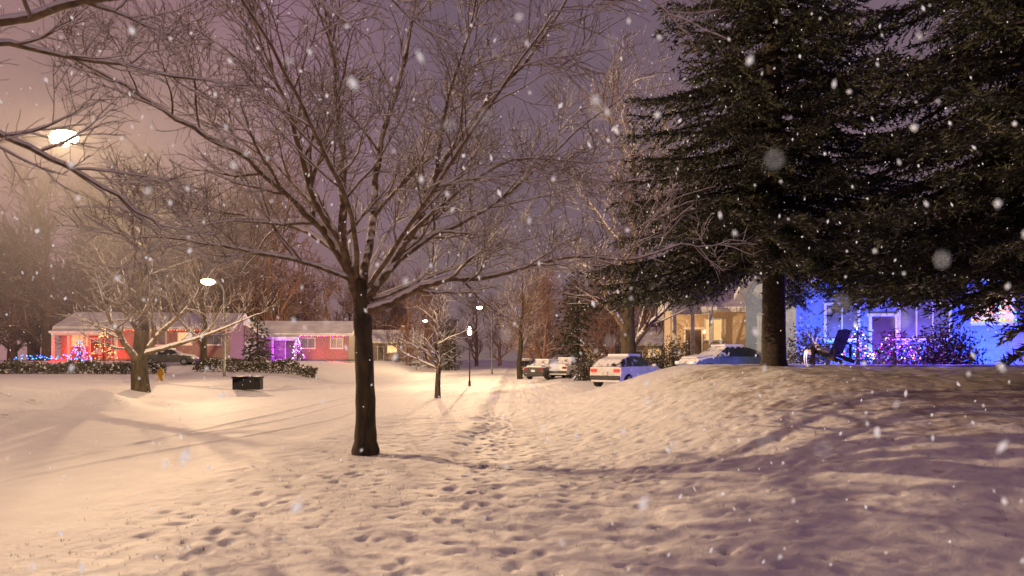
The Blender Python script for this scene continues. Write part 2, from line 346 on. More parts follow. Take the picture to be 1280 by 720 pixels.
# tree outside the frame on the left: its branches hang into the top of the view
g=Geo(); rng=random.Random(3)
tx,ty=-7.2,6.2; z0=gz(tx,ty)
tube(g,[Vector((tx,ty,z0-.2)),Vector((tx,ty,z0+.2)),Vector((tx,ty,3)),Vector((tx+.1,ty,4.2))],[.3,.24,.2,.16],12,0)
P2=dict(n=[9,6,5,0],len=[1.3,.75,.4],ang=.8,up=.1,upb=.2,wob=.2,rmin=.0045,max=3,cap=2)
T0=Vector((tx+.1,ty,4.1))
for tgt,a in (([(-5.2,6.4,4.75),(-4.0,6.4,5.05),(-2.9,6.4,5.25),(-1.6,6.3,5.3),(-.4,6.3,5.12),(.9,6.2,4.98),(1.6,6.2,5.0)],.05),
              ([(-6.0,6.8,4.3),(-5.1,7.2,3.95),(-4.5,7.5,3.6),(-4.0,7.8,3.2)],.05),
              ([(-6.1,7.3,5.1),(-5.4,8.3,5.4),(-4.5,9.1,5.5),(-3.4,9.8,5.6)],.05),
              ([(-6.6,4.6,5.4),(-4.9,3.2,6.2),(-3,2.0,6.6),(-1.0,1.2,6.7)],.08),
              ([(-8,7,6),(-8.4,8,8)],.09),([(-7,6,6),(-6.4,6,8.5)],.09),([(-8,5,5.5),(-9.5,4,6.6)],.08)):
    pts=curve_pts([T0]+[Vector(v) for v in tgt]); n=len(pts)-1; pts=[pts[0]]+[p+rnd_dir(rng)*.025 for p in pts[1:]]
    rads=[a+(.009-a)*(i/n)**.8 for i in range(n+1)]; tube(g,pts,rads,8,0); snowcap(g,pts,rads); spawn(g,pts,rads,0,0,P2,rng,.15)
mesh_obj("bare_deciduous_tree",g.V,g.F,[BARK,SNOWB],g.M,True)

def auto_tree(h,rt,seed,spread=.95,rmin=.012,n=(8,7,5,4,0),crown0=.25,cap=0,mx=4,up=.12,ln=.4):
    g=Geo(); rng=random.Random(seed); th=h*crown0
    pts=[Vector((0,0,-.3)),Vector((0,0,.1)),Vector((rng.uniform(-.1,.1),0,th*.5)),Vector((rng.uniform(-.15,.15),rng.uniform(-.15,.15),th)),]
    p=pts[-1]
    for i in range(4): p=p+Vector((rng.uniform(-.35,.35),rng.uniform(-.35,.35),h*.15)); pts.append(p)
    rads=[rt*1.35,rt*1.1,rt*.9,rt*.8,rt*.6,rt*.42,rt*.28,rt*.15]
    pts=curve_pts(pts,2); rads=list(np.interp(np.linspace(0,7,len(pts)),range(8),rads))
    tube(g,pts,rads,10,2)
    P=dict(n=list(n),len=[h*ln,h*ln*.52,h*ln*.3,h*.07],ang=spread,up=up+.15,upb=.35,wob=.2,rmin=rmin,max=mx-1,cap=cap)
    spawn(g,pts,rads,0,0,P,rng,crown0*.95)
    return g
def put(name,g,loc,mats,rz=0,s=1):
    return mesh_obj(name,g.V,g.F,mats,g.M,True,loc=loc,rot=(0,0,rz))
def place(px,d,dz=0): x=(px-640)/FP*d; return Vector((x,d,gz(x,d)+dz))
BM=[BARK,SNOWB,TRK]
g=auto_tree(10.5,.36,21,.95,.014,(12,9,7,4,0),.26,cap=1,mx=4,up=.12)
rng=random.Random(8); P3=dict(n=[8,5,4,0],len=[1.8,.9,.5],ang=.7,up=.2,upb=.5,wob=.15,rmin=.013,max=3,cap=1)
pts=curve_pts([Vector((0,0,1.6)),Vector((1.6,-.2,2.0)),Vector((3.2,-.3,2.5)),Vector((5.2,0,3.4))]); rads=list(np.linspace(.13,.02,len(pts))); tube(g,pts,rads,7,0); snowcap(g,pts,rads); spawn(g,pts,rads,0,0,P3,rng,.3)
put("bare_deciduous_tree",g,place(176,30),BM)
g=auto_tree(5.0,.13,33,1.0,.013,(24,10,7,0,0),.32,cap=1,mx=3,up=.1,ln=.42); put("bare_sapling_tree",g,place(547,31),BM)
g=auto_tree(16,.45,41,.8,.022,(15,10,6,4,0),.25,mx=4,cap=1); put("bare_deciduous_tree",g,place(786,36),BM)
g=auto_tree(11,.25,43,.9,.022,(11,8,5,3,0),.25,mx=4); put("bare_deciduous_tree",g,place(650,62),BM)
g=auto_tree(15,.3,44,.9,.022,(12,8,5,4,0),.25,mx=4); put("bare_deciduous_tree",g,place(255,62),BM)
tmpl=[]
for s in range(4):
    g=auto_tree(12,.3,60+s,.9,.034,(12,8,5,3,0),.2,mx=4,up=.1)
    tmpl.append((np.array([tuple(v) for v in g.V]),np.array(g.F)))
rng=random.Random(77); VV=[];FF=[];off=0
spec=[]
for i in range(50): spec.append((rng.uniform(-60,340),rng.uniform(88,125),rng.uniform(1.3,2.4)))
for i in range(24): spec.append((rng.uniform(330,600),rng.uniform(110,170),rng.uniform(1.0,1.6)))
for i in range(18): spec.append((rng.uniform(640,830),rng.uniform(60,130),rng.uniform(.8,1.3)))
for i in range(26): spec.append((rng.uniform(440,1000),rng.uniform(150,240),rng.uniform(1.2,1.9)))
for i in range(8): spec.append((rng.uniform(830,1500),rng.uniform(60,90),rng.uniform(.8,1.3)))
for (px,d,s) in spec:
    if d<140 and RX0-1<(px-640)/FP*d<1.5: px+= 120
    V,F=tmpl[rng.randrange(4)]; a=rng.uniform(0,6.28); c,sn=math.cos(a),math.sin(a); M=np.array([[c,-sn,0],[sn,c,0],[0,0,1]])*s
    p=place(px,d); VV.append(V@M.T+np.array(p)); FF.append(F+off); off+=len(V)
VV=np.concatenate(VV);FF=np.concatenate(FF)
me=bpy.data.meshes.new("distant_trees"); me.vertices.add(len(VV)); me.vertices.foreach_set("co",VV.astype(np.float32).ravel()); n=len(FF)
me.loops.add(n*4); me.loops.foreach_set("vertex_index",FF.astype(np.int32).ravel()); me.polygons.add(n); me.polygons.foreach_set("loop_start",np.arange(0,n*4,4,dtype=np.int32)); me.polygons.foreach_set("loop_total",np.full(n,4,dtype=np.int32)); me.materials.append(BARKFAR); me.update(calc_edges=True)
o=bpy.data.objects.new("distant_trees",me); scene.collection.objects.link(o)

# ---------------------------------------------------------------- spruces
NEED=mat("spruce_needles",(.065,.068,.036),.8,(.016,.026,.013),2.2,snow=.78,snowscale=3.0)
TRUNK=mat("spruce_bark",(.06,.045,.035),.95,(.025,.02,.018),12)
def spruce(name,loc,h,R0,seed,zlo=1.6,nb=300,dens=1.0,tr=.3,nl=.15,nw=.03,tw=.12,extra=()):
    rs=np.random.RandomState(seed); root=empty(name,loc); T=[]; g=Geo()
    tube(g,[Vector((0,0,-.3)),Vector((0,0,.2)),Vector((0,0,h*.5)),Vector((0,0,h))],[tr*1.4,tr*1.05,tr*.6,.02],12)
    brs=[]
    for i in range(nb):
        t=(i+rs.rand())/nb; z=zlo+(h-zlo)*t**1.15; f=1-(z-zlo)/(h-zlo)
        L=R0*(f**.8)*rs.uniform(.66,1.1)+.15; a=i*2.399+rs.uniform(-.4,.4); brs.append((z,L,a,.02+.3*(1-f)-.12*f))
    for e_ in extra: brs.append(e_)
    for (z,L,a,el) in brs:
        n=max(4,int(L/.25)); s=np.linspace(0,1,n); hx=L*s; 
        zz=z+L*(el*s-.38*s**1.5+.22*s**3); wob=np.cumsum(rs.uniform(-.03,.03,n))*L*.3
        dx,dy=math.cos(a),math.sin(a); P_=np.stack([hx*dx-wob*dy,hx*dy+wob*dx,zz],-1)
        tube(g,[Vector(p) for p in P_],list(np.linspace(max(.012,.02*L),.005,n)),4)
        m=int(L/tw*dens)*2
        for k in range(m):
            u=.12+.88*(k+rs.rand())/m; f=u*(n-1); i=min(int(f),n-2); p=P_[i]+(P_[i+1]-P_[i])*(f-i); tg=P_[i+1]-P_[i]; tg/=np.linalg.norm(tg)
            sd=(1 if k%2 else -1); lat=np.array([-dy*sd,dx*sd,rs.uniform(-.55,.12)]); d=tg*.75+lat*.85; d/=np.linalg.norm(d)
            tl=(.22+.55*L/4*(1-abs(u-.45)))*rs.uniform(.6,1.1)
            q=max(5,int(tl/.035)); v=np.sort(rs.rand(q)); base=p+d*(v*tl)[:,None]+np.array([0,0,-1])*((v**2)*tl*.28)[:,None]
            nd=d*.75+rs.normal(0,.42,(q,3)); nd/=np.linalg.norm(nd,axis=1)[:,None]
            si=np.cross(nd,rs.normal(0,1,(q,3))); si/=np.linalg.norm(si,axis=1)[:,None]; wv=nw*rs.uniform(.6,1.2,(q,1)); lv=nl*rs.uniform(.6,1.3,(q,1))
            T.append(np.stack([base+si*wv,base-si*wv,base+nd*lv],1))
    T=np.concatenate(T); me=tri_mesh("needles",T,NEED); o=bpy.data.objects.new("needles",me); scene.collection.objects.link(o); o.parent=root
    mesh_obj("trunk_and_branches",g.V,g.F,TRUNK,None,True,parent=root); return root,len(T)
p=place(967,18)
spruce("spruce_tree",p,16.5,4.6,1,2.9,310,extra=[(2.9,3.6,2.6,-.12),(2.8,4.2,3.4,-.1),(3.0,4.3,3.0,-.1),(2.8,3.3,-.6,-.1),(2.9,3.4,.3,-.1)],tr=.3,nw=.024)
p2=Vector((11.0,14,gz(11,14)))
ex=[(2.3,3.2,3.5,-.12),(1.6,2.9,3.9,-.1),(2.5,3.3,3.2,-.1),(1.2,2.6,4.3,-.1),(2.2,3.6,3.7,-.12),
    (2.9,4.6,3.3,-.1),(2.9,4.4,3.6,-.12),(2.6,4.2,3.9,-.12),(2.4,3.8,4.2,-.12),(1.5,3.2,4.5,-.12),(2.6,4.0,2.9,-.1),(.9,2.4,3.9,-.05),(2.8,4.9,3.5,-.1)]
spruce("spruce_tree",p2,17,5.0,2,3.1,330,extra=ex,tr=.33,nw=.022)
spruce("spruce_tree",place(722,75),13,3.4,5,.6,120,.4,.3,.35,.09,.3)
spruce("spruce_tree",place(322,70),5.0,1.9,6,.2,60,.5,.15,.3,.08,.25)
spruce("spruce_tree",place(560,120),11,3,7,.5,80,.4,.3,.4,.12,.4)

# ---------------------------------------------------------------- shrubs and hedge
HEDGE=mat("hedge_twigs",(.09,.07,.045),.9,(.03,.035,.02),3,snow=.55,snowscale=2)
def shrub(name,loc,rx,ry,rz,seed,n=2500,s=.12,m=None):
    rs=np.random.RandomState(seed); c=rs.normal(0,1,(n,3)); c/=np.linalg.norm(c,axis=1)[:,None]; c[:,2]=np.abs(c[:,2]); c*=(rs.rand(n,1)**.4)*(1+.15*rs.normal(0,1,(n,1)))
    c*=np.array([rx,ry,rz]); d=rs.normal(0,1,(n,3)); d[:,2]+=.5; d/=np.linalg.norm(d,axis=1)[:,None]; si=np.cross(d,rs.normal(0,1,(n,3))); si/=np.linalg.norm(si,axis=1)[:,None]
    T=np.stack([c+si*s*.3,c-si*s*.3,c+d*s],1); me=tri_mesh(name,T,m or HEDGE); o=bpy.data.objects.new(name,me); scene.collection.objects.link(o); o.location=loc; return o
def hedge(name,x0,x1,y,hh,seed,dep=.6):
    rs=np.random.RandomState(seed); L=x1-x0; n=int(L*420); c=np.stack([rs.uniform(x0,x1,n),rs.uniform(-dep,dep,n),rs.rand(n)**.6*hh],-1)
    c[:,2]*=1+.15*np.sin(c[:,0]*1.3)+.1*np.sin(c[:,0]*3.1); c[:,2]+=H(c[:,0],np.full(n,y),False); c[:,1]+=y
    d=rs.normal(0,1,(n,3)); d/=np.linalg.norm(d,axis=1)[:,None]; si=np.cross(d,rs.normal(0,1,(n,3))); si/=np.linalg.norm(si,axis=1)[:,None]
    T=np.stack([c+si*.06,c-si*.06,c+d*.22],1); me=tri_mesh(name,T,HEDGE); o=bpy.data.objects.new(name,me); scene.collection.objects.link(o)
hedge("hedge",-41,-26.5,52,.85,1); hedge("hedge",-25,-15.5,54,.95,2); hedge("hedge",-60,-43,54,1.0,3)
shrub("snowy_shrub",place(845,38),1.1,.9,2.4,4,3500,.13); shrub("snowy_shrub",place(818,40),1.0,.8,1.9,5,2500,.13)
shrub("snowy_shrub",place(735,44),1.0,.8,1.6,7,2500,.13)
shrub("snowy_shrub",place(1010,27),1.0,.8,1.9,8,2600,.12); shrub("snowy_shrub",place(1180,23),1.2,.9,1.3,9,2600,.12)

# grass tufts poking through the snow
rs=np.random.RandomState(12); T=[]
cents=[(-1.5,8.3,.6,90),(-2.2,9.4,.5,70),(-3.2,7,.8,70),(-1.4,11,.8,70),(-2.7,12.2,.35,70),(-2.6,5.6,.7,60),(1.2,10,1,60),(-.4,7.6,.6,50),(-3.8,10.8,.4,40),(8.5,12,1.6,300),(6.5,14,1.5,150),(9.5,11,1.3,300),(3,8,2.2,120),(5.5,9,1.8,160),(-3.9,6.2,.5,50),(.8,15,.6,60),(.5,6,1,60)]
for (cx,cy,sg,n) in cents:
    for _ in range(n):
        x,y=rs.normal(cx,sg),rs.normal(cy,sg)
        k=rs.randint(3,7); z=float(H(x,y)); 
        for j in range(k):
            b=np.array([x+rs.normal(0,.012),y+rs.normal(0,.012),z-.02]); d=np.array([rs.normal(0,.4),rs.normal(0,.4),1]); d/=np.linalg.norm(d); l_=rs.uniform(.025,.06); s_=np.array([rs.normal(),rs.normal(),0]); s_/=np.linalg.norm(s_); T.append([b+s_*.0035,b-s_*.0035,b+d*l_])
me=tri_mesh("grass",np.array(T),mat("dead_grass",(.16,.12,.05),.9,(.09,.07,.03),5)); o=bpy.data.objects.new("grass_tufts",me); scene.collection.objects.link(o)

# ---------------------------------------------------------------- street lamps
POLE=mat("galvanised_pole",(.25,.25,.25),.5,(.18,.18,.18),8,metal=.6)
LENS=mat("sodium_lens",(.9,.8,.6),.4,emis=(1,.68,.34),estr=50)
LENS2=mat("sodium_lens_far",(.9,.8,.6),.4,emis=(1,.68,.34),estr=26)
def falloff(o,s,k=25.0):
    # street-lantern optics: little light straight down, most of it thrown outwards
    ld=o.data; ld.use_nodes=True; n=ld.node_tree.nodes;l=ld.node_tree.links; em=n["Emission"]; fo=n.new("ShaderNodeLightFalloff"); fo.inputs["Strength"].default_value=s
    tcn=n.new("ShaderNodeTexCoord"); sp=n.new("ShaderNodeSeparateXYZ"); l.new(tcn.outputs["Normal"],sp.inputs[0]); az=mth('ABSOLUTE',sp.outputs[2],None,n,l)
    mr=n.new("ShaderNodeMapRange"); mr.interpolation_type='SMOOTHSTEP'; l.new(az,mr.inputs[0]); mr.inputs[1].default_value=.36; mr.inputs[2].default_value=1.0; mr.inputs[3].default_value=1.0; mr.inputs[4].default_value=.3
    l.new(mth('MULTIPLY',mr.outputs[0],mth('MINIMUM',fo.outputs["Constant"],mth('MULTIPLY',fo.outputs["Linear"],k,n,l),n,l),n,l),em.inputs["Strength"])
def street_lamp(head,base,power,linear=True,rad=.12,sc=1.0,lens=None):
    bx,by=base; z0=gz(bx,by); root=empty("street_lamp",(bx,by,z0)); hz=head[2]-z0; hd=Vector((head[0]-bx,head[1]-by,0)); L=hd.length; u=hd.normalized()
    g=Geo(); tube(g,[Vector((0,0,-.2)),Vector((0,0,.4)),Vector((0,0,hz-.6))],[.12,.1,.07],12,0,True)
    tube(g,curve_pts([Vector((0,0,hz-.9)),Vector((0,0,hz-.3))+u*.15,u*(L*.5)+Vector((0,0,hz+.05)),u*(L-.3)+Vector((0,0,hz+.08))]),[.035]*13,8,0,True)
    mesh_obj("pole_and_arm",g.V,g.F,POLE,None,True,parent=root)
    rg=random.Random(1); g=Geo(); c=u*L+Vector((0,0,hz+.14)); blob(g,(0,0,0),.33*sc,.14*sc,.08*sc,rg,0,16,8); a=math.atan2(u.y,u.x)
    mesh_obj("lamp_head",g.V,g.F,POLE,None,True,parent=root,loc=c,rot=(0,0,a))
    g=Geo(); blob(g,(0,0,0),.36*sc,.18*sc,.19*sc,rg,0,16,10); mesh_obj("lens",g.V,g.F,lens or LENS2,None,True,parent=root,loc=u*L+Vector((0,0,hz)),rot=(0,0,a))
    lo=light("bulb",u*L+Vector((0,0,hz-.28*sc)),(1,.67,.37),power,root,rad)
    if linear: falloff(lo,1/196)
    return root
hd=W(80,172,17.5); street_lamp(hd,(-14.7,18.2),12800,rad=.05,sc=1.15,lens=LENS)
# snow-filled air lit by the lamp (real scattering volume around it)
bm=bmesh.new(); bmesh.ops.create_icosphere(bm,subdivisions=4,radius=6.5); me=bpy.data.meshes.new("lamp_haze"); bm.to_mesh(me); bm.free()
hm=bpy.data.materials.new("snowy_air"); hm.use_nodes=True; n=hm.node_tree.nodes; l=hm.node_tree.links; n.clear(); ou=n.new("ShaderNodeOutputMaterial"); vs=n.new("ShaderNodeVolumeScatter"); vs.inputs["Color"].default_value=(.98,.95,.92,1); l.new(vs.outputs[0],ou.inputs["Volume"])
tcn=n.new("ShaderNodeTexCoord"); vl=n.new("ShaderNodeVectorMath"); vl.operation='LENGTH'; l.new(tcn.outputs["Object"],vl.inputs[0]); mr_=n.new("ShaderNodeMapRange"); l.new(vl.outputs["Value"],mr_.inputs[0]); mr_.inputs[1].default_value=6.4; mr_.inputs[2].default_value=.4; mr_.inputs[3].default_value=0; mr_.inputs[4].default_value=.14; l.new(mr_.outputs[0],vs.inputs["Density"])
me.materials.append(hm); o=bpy.data.objects.new("lamp_haze",me); scene.collection.objects.link(o); o.location=hd
hd=W(260,352,48); street_lamp(hd,(hd.x+.9,48.6),4500,sc=1.3)
hd=Vector((-3.9,82,8)); street_lamp(hd,(-2.4,82),6500)
hd=Vector((-14,110,8)); street_lamp(hd,(-15.4,110),6500)
def post_lantern(loc,h,power):
    root=empty("lamp_post",loc); g=Geo(); tube(g,[Vector((0,0,-.2)),Vector((0,0,.3)),Vector((0,0,.32)),Vector((0,0,h-.35))],[.09,.08,.05,.04],10,0,True); tube(g,[Vector((0,0,h-.35)),Vector((0,0,h-.3))],[.05,.14],10,0,True); tube(g,[Vector((0,0,h+.12)),Vector((0,0,h+.3))],[.2,.03],10,0,True)
    mesh_obj("post",g.V,g.F,mat("black_iron",(.02,.02,.02),.5),None,False,parent=root); g=Geo(); blob(g,(0,0,h-.08),.14,.14,.2,random.Random(1),0,10,6); mesh_obj("globe",g.V,g.F,mat("globe_glow",(.9,.8,.6),.4,emis=(1,.8,.5),estr=12),None,True,parent=root)
    light("bulb",(0,0,h+.5),(1,.7,.4),power,root,.15)
post_lantern(place(587,45),3.6,900)

# ---------------------------------------------------------------- houses
WHITE=mat("white_trim",(.6,.6,.58),.6); GLASSD=mat("dark_glass",(.03,.035,.04),.1); 
GLW=mat("lit_window",(.6,.5,.3),.3,(.35,.25,.12),1.5,emis=(1,.6,.25),estr=.7)
GLB=mat("curtained_window",(.12,.12,.14),.3,(.05,.05,.06),1.5,emis=(.8,.6,.5),estr=.06)
ROOFS=mat("roof_snow",(.8,.8,.82),.8,(.6,.58,.6),.8)
DOOR=mat("dark_brown_door",(.07,.04,.03),.5)
def window(root,x,z,w_,h_,y,m,cols=2):
    box("window_glass",(w_,.04,h_),(x,y-.012,z),m,root)
    for sx in(-1,1): box("window_jamb",(.09,.1,h_+.18),(x+sx*(w_/2+.045),y-.03,z),WHITE,root)
    for sz in(-1,1): box("window_rail",(w_,.09,.09),(x,y-.031,z+sz*(h_/2+.045)),WHITE,root)
    for k in range(1,cols): box("mullion",(.05,.06,h_),(x-w_/2+w_*k/cols,y-.033,z),WHITE,root)
    box("sill_snow",(w_+.3,.16,.07),(x,y-.09,z-h_/2-.05+.08),SNOW,root,bevel=.02)
def house(name,x,y,rz,w_,dep,wh,rh,wm,wins=(),doors=(),porch=None,garage=None,z=None,chim=True,roofm=None,gable_front=False,fl=0.0):
    root=empty(name,(x,y,gz(x,y)-.1 if z is None else z),rz); rm=roofm or ROOFS; f=-dep/2
    box("foundation",(w_+.05,dep+.05,.5+fl),(0,0,.05+fl/2-.2),mat("concrete",(.3,.29,.28),.9),root)
    if not gable_front:
        prism("walls",[(-dep/2,.25),(dep/2,.25),(dep/2,wh),(0,wh+rh),(-dep/2,wh)],-w_/2,w_/2,wm,root)
        o=.55; sl=rh/(dep/2); e0=wh-o*sl
        prism("roof",[(-dep/2-o,e0+.03),(0,wh+rh+.03),(dep/2+o,e0+.03),(dep/2+o,e0+.3),(0,wh+rh+.32),(-dep/2-o,e0+.3)],-w_/2-.5,w_/2+.5,rm,root)
        box("fascia",(w_+1.02,.06,.2),(0,-dep/2-o-.035,e0+.08),WHITE,root)
    else:
        prism("walls",[(-w_/2,.25),(w_/2,.25),(w_/2,wh),(0,wh+rh),(-w_/2,wh)],-dep/2,dep/2,wm,root,'y')
        o=.5; sl=rh/(w_/2); e0=wh-o*sl
        prism("roof",[(-w_/2-o,e0+.03),(0,wh+rh+.03),(w_/2+o,e0+.03),(w_/2+o,e0+.3),(0,wh+rh+.32),(-w_/2-o,e0+.3)],-dep/2-.45,dep/2+.45,rm,root,'y')
    for (a,b,c,d,m_) in wins: window(root,a,b,c,d,f,m_,3 if c>1.6 else 2)
    for a in doors:
        box("door",(.95,.08,2.1),(a,f-.02,1.35+fl),DOOR,root); box("door_frame",(.1,.12,2.2),(a-.53,f-.03,1.35+fl),WHITE,root); box("door_frame",(.1,.12,2.2),(a+.53,f-.03,1.35+fl),WHITE,root); box("door_head",(1.3,.12,.12),(a,f-.035,2.52+fl),WHITE,root); box("step",(1.8,1.0,.25+fl),(a,f-.55,.15+fl/2),mat("concrete",(.3,.29,.28)),root)
    if porch:
        x0,x1,pd,ph,cols=porch
        prism("porch_roof",[(f-pd,ph),(f-.01,ph+.45),(f-.01,ph+.68),(f-pd,ph+.22)],x0-.2,x1+.2,rm,root)
        box("porch_beam",(x1-x0,.14,.25),((x0+x1)/2,f-pd+.15,ph-.1),WHITE,root)
        box("porch_floor",(x1-x0,pd,.25),((x0+x1)/2,f-pd/2-.03,.2),mat("concrete",(.3,.29,.28)),root)
        for k in range(cols):
            cx_=x0+.15+(x1-x0-.3)*k/(cols-1); box("column",(.22,.22,ph-.55),(cx_,f-pd+.15,.33+(ph-.55)/2),WHITE,root,bevel=.02)
    if garage:
        a,gw=garage; box("garage_door",(gw,.08,2.1),(a,f-.02,1.3),WHITE,root)
        for k in range(4): box("garage_panel",(gw-.15,.03,.42),(a,f-.075,.52+k*.51),mat("garage_panel",(.5,.5,.48),.6),root,bevel=.01)
    if chim: box("chimney",(.8,.6,1.6),(w_*.28,.3,wh+rh+.2),CHB,root); box("chimney_snow",(.9,.7,.15),(w_*.28,.3,wh+rh+1.08),SNOW,root,bevel=.04)
    return root
CHB=brick("red_brick",(.25,.09,.06),(.18,.07,.05)); BEIGE=brick("buff_brick",(.42,.32,.2),(.36,.26,.17)); 
SW=siding("tan_siding",(.26,.20,.18)); SB=siding("slate_siding",(.15,.22,.36),5)
def bulbs(name,pts,mats_,r,parent=None):
    g=Geo(); rg=random.Random(2)
    for i,p_ in enumerate(pts): blob(g,p_,r,r,r,rg,0,5,3,i%len(mats_))
    return mesh_obj(name,g.V,g.F,mats_,g.M,True,parent=parent)
def em(name,c,s): return mat(name,c,.4,emis=c,estr=s)
RED=em("red_bulb",(1,.03,.03),5); BLU=em("blue_bulb",(.03,.12,1),8); PUR=em("purple_bulb",(.5,.06,1),7); CYA=em("cyan_bulb",(.05,.5,1),4); WAR=em("warm_bulb",(1,.5,.15),5); GRN=em("green_bulb",(.1,1,.2),4); WHB=em("white_bulb",(.7,.75,1),8)

# house A (left, red lit)
hx=(202-640)/FP*78
hA=house("suburban_house",hx,78,R(6),17.5,8,3.7,1.6,SW,wins=[(-6.8,2.4,1.6,1.4,GLW),(-3.6,2.4,1.2,1.4,GLB),(.8,2.5,2.4,1.4,GLB),(4.0,2.5,1.4,1.3,GLW),(7.0,2.5,1.6,1.3,GLB)],doors=[-5.2],porch=(-8.7,-2.2,2.0,3.0,5),chim=True)
for px_,pw in ((-7.6,200),(-5.2,200),(-2.8,180)): light("red_floodlight",(px_,-5.3,.9),(1,.006,.01),pw,hA,.2)
for px_,pw in ((-8,170),(-5.2,170),(1.2,110)): light("red_floodlight",(px_,-6.6,.8),(1,.01,.015),pw,hA,.2)
light("window_floodlight",(6,-5.6,1.0),(1,.25,.15),40,hA,.2)
bulbs("eave_string_lights",[(-8.9+i*.3,-4.66,3.4) for i in range(59)],[RED,RED,WAR],.04,hA)
# house B
hx=(385-640)/FP*86
hB=house("suburban_house",hx,86,R(4),11.5,8,3.3,1.5,SW,wins=[(.9,2.2,1.6,1.2,GLB),(4.3,2.2,1.4,1.2,GLB)],doors=[-1.2],porch=(-3,0,1.6,2.7,2),chim=False)
hB2=house("garage_house",hx-6.4,84,R(4),5.0,7,2.9,1.8,SW,wins=[],doors=[],garage=(0,3.4),chim=False,gable_front=True)
light("pink_floodlight",(-2.2,-6.0,1.0),(.5,.02,1),300,hB,.2); light("red_floodlight",(2.2,-5.4,1.0),(1,.02,.03),100,hB,.2); light("pink_floodlight",(4.6,-5.4,1.0),(1,.03,.12),100,hB,.2)
bulbs("eave_string_lights",[(-5.8+i*.25,-4.66,3.05) for i in range(46)],[PUR,RED,WAR],.04,hB)
hD=house("suburban_house",-24,125,R(10),14,9,3.4,2,SW,wins=[(2,2.1,1.6,1.2,GLW),(-3,2.1,1.4,1.2,GLB)],doors=[0])
hE=house("suburban_house",17,92,R(-10),14,9,3.4,2,BEIGE,wins=[(2,2.1,1.6,1.2,GLW),(-3,2.1,1.4,1.2,GLB)],doors=[0])
# buff brick house, right
hF=house("brick_house",(925-640)/FP*46,46,R(-10),9.6,8,4.3,1.4,BEIGE,wins=[(1.1,2.9,1.9,1.5,GLB),(3.6,2.9,1.2,1.5,GLB),(-2.2,3.0,.9,1.3,GLW)],doors=[-3.4],porch=(-4.8,-2.4,2.0,4.1,3),chim=False,z=.55,fl=.6)
light("porch_light",(-3.4,-5.2,3.3),(1,.6,.3),60,hF,.1); g=Geo(); blob(g,(-2.75,-4.2,2.9),.08,.08,.12,random.Random(1),0,8,5); mesh_obj("porch_lantern",g.V,g.F,WAR,None,True,parent=hF)
light("wall_light",(1.4,-6.4,3.0),(1,.6,.3),150,hF,.1)
# blue-lit house
hG=house("suburban_house",18.0,33,R(-4),11,8,4.7,1.6,SB,wins=[(-3.6,2.8,1.3,1.5,GLB),(-.2,2.8,2.0,1.5,GLB),(2.6,3.4,1.6,1.3,GLW)],doors=[-1.9],chim=False,z=.5,fl=.6)
for i,px_ in enumerate((-5.0,-3.0,-1.1,.9,2.8,4.6)): light("blue_floodlight",(px_,-5.6,1.5),((.01,.08,1),(.01,.18,1),(.25,.02,1))[i%3],480,hG,.1)
bulbs("eave_string_lights",[(-5.6+i*.2,-4.68,4.5) for i in range(56)],[BLU,CYA,PUR],.035,hG)
bulbs("window_string_lights",[(1.7+(i%12)*.16,-4.12,2.9+(i//12)*.28) for i in range(60)],[WAR,RED,BLU,GRN],.03,hG)

# ---------------------------------------------------------------- lit Christmas trees / bushes
def xmas(name,loc,h,r,mats_,n,col,pw,seed,bs=.035):
    root,_=spruce(name,loc,h,r,seed,.15,40,.6,.06,.12,.03,.14); rg=random.Random(seed); pts=[]
    for i in range(n):
        t=rg.random()**1.3; a=rg.uniform(0,6.28); q=r*(1-t)*1.02+.04; pts.append((q*math.cos(a),q*math.sin(a),.2+t*(h-.25)))
    bulbs("bulbs",pts,mats_,bs,root); light("glow",(0,-r-.4,h*.5),col,pw,root,.3)
xmas("christmas_tree",place(1072,21.6),1.35,.45,[WHB,PUR,BLU],90,(.25,.08,1),60,31,.02)
xmas("christmas_tree",place(1118,22.5),1.2,.7,[PUR,PUR,WAR],60,(.4,.03,1),70,32,.02)
xmas("christmas_tree",place(100,66),2.2,1.0,[CYA,CYA,BLU],80,(.02,.4,1),50,33,.045)
xmas("christmas_tree",place(130,70),3.6,1.2,[WAR],70,(1,.45,.12),20,34,.045)
xmas("christmas_tree",place(372,76),2.6,.8,[PUR,PUR,WHB],60,(.5,.05,1),60,35,.045)
rg=random.Random(4)
bulbs("ground_string_lights",[tuple(place(20+i*1.5+rg.uniform(-3,3),58+math.sin(i)*.4)+Vector((0,0,.85+rg.uniform(-.1,.3)))) for i in range(56)],[BLU,BLU,CYA],.045)
bulbs("fence_string_lights",[tuple(place(1045+i*2.4,22.2)+Vector((0,0,.35+.2*math.sin(i*.9)))) for i in range(46)],[BLU,PUR,CYA,RED,GRN],.014)
light("blue_floodlight",place(1000,20.6,.35),(.01,.07,1),55,None,.1)
light("blue_floodlight",place(1095,20,.4),(.08,.04,1),70,None,.1)
light("blue_floodlight",place(1180,19,.4),(.05,.05,1),90,None,.1)

